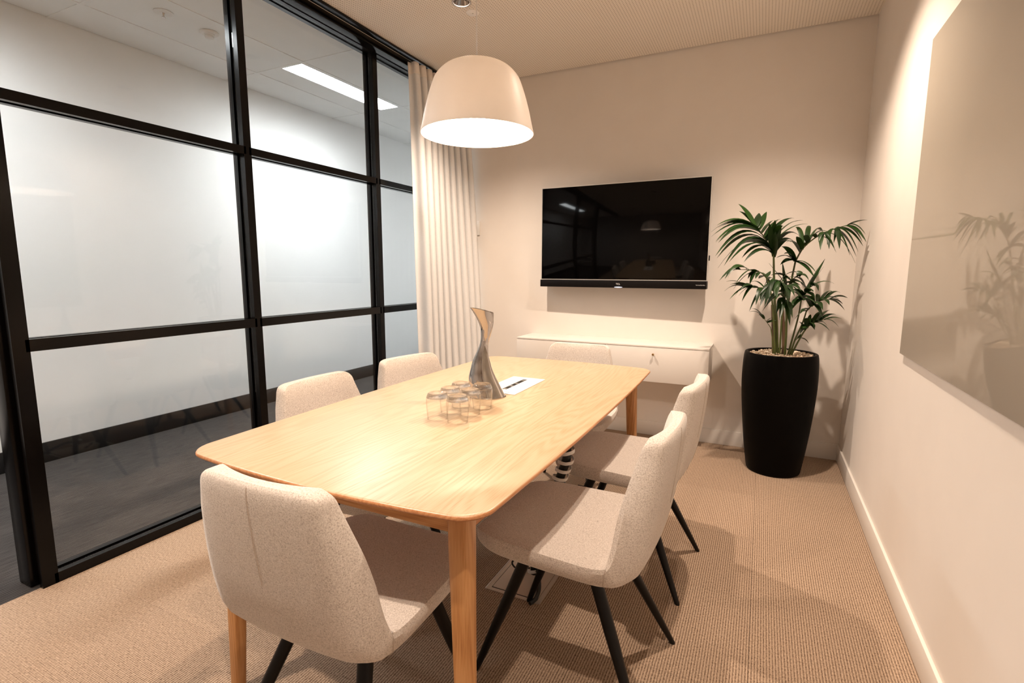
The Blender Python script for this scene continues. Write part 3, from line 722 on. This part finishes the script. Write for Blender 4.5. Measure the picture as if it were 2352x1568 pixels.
# ------------------------------------------------------------------ potted palm in the corner
PCX, PCY = -0.388, -0.362
pl = thing('potted_palm', 'kentia palm in a tall tapered black planter in the far corner', 'plant', (PCX, PCY, 0))
pp_ = [(.135, 0), (.150, .006), (.158, .05), (.178, .20), (.196, .38), (.2055, .52), (.2065, .62), (.203, .70), (.199, .728), (.196, .736), (.188, .738), (.180, .735), (.1765, .725), (.1760, .70), (.170, .60)]
pf2 = [cr(pp_, (len(pp_)-1)*k/84) for k in range(85)]
obj('planter', MB().lathe(pf2, 64), 'pot', pl)
obj('soil', MB().lathe([(0, .60), (.170, .60), (.1755, .712), (.10, .720), (0, .722)], 40), 'soil', pl)
mb = MB()
ico = bmesh.new(); bmesh.ops.create_icosphere(ico, subdivisions=1, radius=1.0)
iv = [v_.co.copy() for v_ in ico.verts]; ifc = [tuple(v_.index for v_ in f_.verts) for f_ in ico.faces]; ico.free()
for k in range(620):
    r_ = math.sqrt(random.random())*0.168; a_ = random.uniform(0, 2*PI)
    s_ = random.uniform(.005, .0115); ro = Matrix.Rotation(random.uniform(0, 6), 3, 'Z') @ Matrix.Rotation(random.uniform(0, 6), 3, 'X')
    cpos = Vector((r_*math.cos(a_), r_*math.sin(a_), .722 + random.uniform(-.002, .007)))
    sc = Vector((s_*random.uniform(.8, 1.3), s_*random.uniform(.8, 1.3), s_*random.uniform(.5, .9)))
    mb.add([cpos + ro @ Vector((v_.x*sc.x, v_.y*sc.y, v_.z*sc.z)) for v_ in iv], ifc)
peb = obj('pebbles', mb, 'pebble', pl, smooth=False); peb['kind'] = 'stuff'

CAMP = Vector((-0.5124, -3.834, 1.2202)) - Vector((PCX, PCY, 0))
def px(x, y, dep):
    """point of the palm (planter coordinates) seen at photo position x, y and lying dep metres in front of the planter axis"""
    v_ = F + RV*((x-1176)/1182.37) - UV*((y-784)/1182.37)
    tt = (-dep - CAMP.y)/v_.y
    return CAMP + v_*tt
def leaf_mesh(p0, p1, sag, width, twist, side):
    """one folded, drooping leaflet from p0 to p1"""
    p0, p1 = Vector(p0), Vector(p1); d_ = p1-p0; ln = d_.length
    n = 9; vs = []; up = Vector((0, 0, 1))
    for k in range(n+1):
        f = k/n
        c_ = p0 + d_*f + up*(sag*4*f*(1-f)*0.55 + sag*0.25*math.sin(PI*f))
        f2 = min(1, f+.02); c2 = p0 + d_*f2 + up*(sag*4*f2*(1-f2)*0.55 + sag*0.25*math.sin(PI*f2))
        tg_ = (c2-c_).normalized() if f < 1 else d_.normalized()
        sd = tg_.cross(up)
        if sd.length < .1: sd = tg_.cross(Vector((0, 1, 0)))
        sd.normalize(); sd = Matrix.Rotation(twist, 3, tg_) @ sd; nn = sd.cross(tg_)
        wd = width*0.5*(math.sin(PI*min(1, .10+f*.90))**0.75)*(1-.45*f) + .0006
        vs += [c_-sd*wd, c_+nn*wd*.22, c_+sd*wd, c_-nn*.0008+nn*wd*.1]
    fs = []
    for k in range(n):
        a_ = 4*k; e_ = a_+4
        for i_, j_ in ((0, 1), (1, 2), (2, 3), (3, 0)): fs.append((a_+i_, a_+j_, e_+j_, e_+i_))
    fs += [(0, 3, 2, 1), (4*n, 4*n+1, 4*n+2, 4*n+3)]
    m_ = MB(); m_.add(vs, fs); return m_
rnd = random.Random(11)
def frond(stem, rachis, tips, base_r=.006, width=.030, dense=.7):
    """stem: photo points (x, y, depth) from the pebbles up; rachis: continuing; tips: (position along rachis 0..1, tip x, tip y, depth, sag)"""
    sp = [px(*q) for q in stem]; sp[0].z = .715
    n1 = (len(sp)-1)*5; sf = [Vector(cr([tuple(q) for q in sp], (len(sp)-1)*k/n1)) for k in range(n1+1)]
    rp = [sf[-1]] + [px(*q) for q in rachis]
    n2 = (len(rp)-1)*6; rf = [Vector(cr([tuple(q) for q in rp], (len(rp)-1)*k/n2)) for k in range(n2+1)]
    pts = sf + rf[1:]; n = len(pts)
    rad = [base_r*(1.15-0.85*k/(n-1)) for k in range(n)]
    st = obj('frond', MB().tube(pts, rad, 7), 'stem', pl)
    more = [(max(0, f - .06), min(1985, tx + rnd.uniform(-16, 16)), ty + rnd.uniform(2, 18), max(td, .0) + rnd.uniform(-.05, .05), sg*.9) for f, tx, ty, td, sg in tips if dense and rnd.random() < dense]
    for f, tx, ty, td, sg in tips + more:
        q = rf[min(n2, int(round(f*n2)))]
        obj('leaf', leaf_mesh(q, px(tx, ty, td), sg, width*rnd.uniform(0.85, 1.25), rnd.uniform(-.5, .5), 1), 'leaf', st)
    return st
# tall frond leaning left
frond([(1783, 806, .00), (1780, 720, .01), (1778, 650, .02), (1777, 590, .03)], [(1768, 566, .06), (1752, 540, .10), (1735, 518, .13)],
      [(1.0, 1696, 468, .10, .02), (.95, 1647, 517, .22, .05), (.9, 1633, 533, .24, .07), (.85, 1634, 543, .26, .07), (.75, 1644, 554, .27, .08), (.65, 1650, 557, .28, .09), (.5, 1643, 588, .28, .12), (.4, 1663, 610, .26, .12), (.3, 1676, 592, .24, .10), (.15, 1704, 592, .20, .07),
       (.95, 1743, 489, .02, .01), (.85, 1761, 486, -.02, .01), (.7, 1777, 506, -.04, .02), (.6, 1793, 503, -.02, .03), (.5, 1824, 501, -.05, .05), (.4, 1844, 506, -.06, .05), (.3, 1800, 520, .20, .06), (.2, 1836, 541, .10, .07), (.1, 1818, 556, .16, .05), (.05, 1795, 520, .14, .02), (.25, 1780, 505, .16, .02)], .007, .042)
# tall frond leaning right
frond([(1797, 806, .02), (1808, 720, .00), (1817, 650, -.02), (1827, 600, -.04)], [(1846, 568, -.02), (1880, 541, .0), (1915, 526, .02), (1946, 517, .03)],
      [(1.0, 1992, 505, .06, .01), (1.0, 1988, 538, .07, .03), (.9, 1990, 556, .09, .04), (.8, 1971, 578, .06, .05), (.65, 1952, 586, .08, .07), (.5, 1918, 575, .10, .05), (.85, 1915, 558, .04, .04), (.7, 1900, 562, .06, .04),
       (.35, 1890, 532, -.18, .06), (.3, 1860, 520, -.16, .05), (.25, 1826, 522, -.10, .05), (.2, 1829, 543, .04, .02), (.35, 1846, 541, .05, .02), (.45, 1860, 543, .05, .02), (.15, 1806, 556, .06, .04), (.0, 1795, 566, .06, .03), (.0, 1783, 592, .04, .03), (.0, 1874, 625, .10, .03), (.6, 1880, 556, .08, .03)], .006, .034)
# left arching frond, middle height
frond([(1781, 808, .05), (1777, 740, .08), (1772, 680, .11), (1762, 640, .13)], [(1748, 626, .16), (1726, 620, .20), (1700, 619, .24)],
      [(1.0, 1663, 635, .30, .03), (1.0, 1672, 637, .26, .04), (.8, 1665, 640, .34, .06), (.6, 1718, 640, .22, .01), (.4, 1735, 640, .24, .01), (.2, 1752, 630, .05, .01), (.1, 1770, 622, .06, .0), (.5, 1690, 650, .30, .04)], .005, .030)
frond([(1787, 808, .02), (1785, 740, .05), (1781, 700, .08), (1777, 668, .10)], [(1760, 662, .15), (1736, 660, .20), (1716, 659, .24)],
      [(1.0, 1668, 646, .28, .02), (1.0, 1664, 668, .32, .03), (.8, 1689, 678, .30, .04), (.6, 1704, 692, .28, .05), (.5, 1736, 700, .26, .03), (.4, 1720, 650, .12, .03), (.7, 1702, 664, .30, .03), (.3, 1745, 690, .24, .03), (.2, 1760, 640, .04, .03), (.1, 1800, 645, .04, .03), (.0, 1832, 625, .02, .05), (.0, 1838, 640, .06, .05)], .005, .030)
# dense fronds towards the viewer, middle
frond([(1803, 810, .06), (1806, 760, .09), (1806, 715, .12), (1803, 690, .14)], [(1798, 668, .18), (1788, 650, .22), (1775, 640, .26)],
      [(1.0, 1765, 690, .34, .03), (.8, 1780, 680, .34, .03), (.6, 1770, 660, .30, .04), (.6, 1812, 690, .32, .05), (.4, 1825, 680, .28, .05), (.3, 1840, 668, .22, .05), (.2, 1848, 690, .22, .05), (.1, 1783, 720, .26, .04), (.0, 1820, 730, .26, .04), (.5, 1745, 675, .32, .05), (.9, 1752, 664, .24, .04), (.3, 1760, 700, .28, .04)], .006, .038)
frond([(1791, 806, .03), (1795, 740, .03), (1800, 690, .02)], [(1808, 662, .02), (1820, 642, .03), (1835, 633, .04)],
      [(1.0, 1857, 640, .05, .02), (1.0, 1838, 622, .02, .01), (.8, 1862, 650, .06, .04), (.6, 1770, 632, .02, .03), (.4, 1766, 604, .0, .0), (.3, 1797, 602, .0, .0), (.5, 1846, 660, .08, .04), (.2, 1790, 660, .10, .03), (.2, 1835, 676, .10, .05), (.1, 1780, 690, .12, .04)], .005, .034)
# right frond with big upright leaf
frond([(1809, 808, .03), (1822, 770, .04), (1834, 725, .04), (1840, 690, .05)], [(1846, 676, .06), (1856, 664, .07), (1866, 655, .07)],
      [(.2, 1895, 594, .04, .0), (.8, 1916, 651, .06, .03), (1.0, 1880, 668, .14, .03), (.6, 1828, 646, .12, .02), (.5, 1868, 670, .16, .02), (.2, 1824, 664, .14, .02), (.1, 1822, 700, .14, .04), (.1, 1862, 690, .12, .03)], .005, .044)
frond([(1813, 810, .05), (1826, 780, .05), (1842, 745, .04), (1852, 715, .04)], [(1868, 698, .05), (1886, 690, .05), (1904, 687, .05)],
      [(1.0, 1947, 684, .04, .02), (1.0, 1940, 712, .06, .02), (.8, 1930, 672, .00, .03), (.6, 1912, 670, -.02, .03), (.7, 1905, 700, .12, .02), (.4, 1890, 712, .14, .03), (.3, 1860, 680, .10, .02), (.2, 1845, 690, .14, .03), (.5, 1880, 676, .0, .02), (.1, 1838, 720, .12, .02)], .005, .034)
frond([(1815, 812, .06), (1830, 790, .06), (1846, 762, .06)], [(1858, 748, .07), (1876, 738, .07), (1892, 734, .07)],
      [(1.0, 1934, 732, .06, .015), (1.0, 1926, 750, .08, .02), (.8, 1920, 722, .04, .02), (.6, 1906, 712, .02, .02), (.6, 1900, 748, .12, .02), (.4, 1872, 752, .12, .02), (.3, 1862, 722, .06, .02), (.2, 1852, 730, .10, .02), (.5, 1888, 715, .0, .02), (.1, 1835, 740, .12, .02), (.2, 1840, 760, .12, .02)], .005, .034)
# short low fronds
frond([(1777, 806, .05), (1774, 780, .06), (1770, 752, .07)], [(1760, 738, .09), (1752, 728, .10)],
      [(1.0, 1740, 716, .12, .0), (1.0, 1722, 716, .14, .02), (.5, 1778, 730, .06, .01), (.8, 1727, 708, .10, .02)], .003, .026)
frond([(1817, 810, .06), (1822, 790, .07), (1828, 780, .07)], [(1834, 776, .08), (1840, 776, .08)],
      [(1.0, 1858, 789, .08, .012), (.3, 1840, 766, .06, .0)], .003, .016)
# bare older stems at the base
for q in ([(1778, 808, .03), (1776, 760, .04), (1774, 700, .06)], [(1801, 810, .03), (1800, 760, .02), (1796, 690, .02)]):
    p_ = [px(*a_) for a_ in q]; p_[0].z = .715
    obj('stem', MB().tube([cr([tuple(v_) for v_ in p_], 2*k/10) for k in range(11)], [.0115-.0004*k for k in range(11)], 9), 'stem_brown', pl)
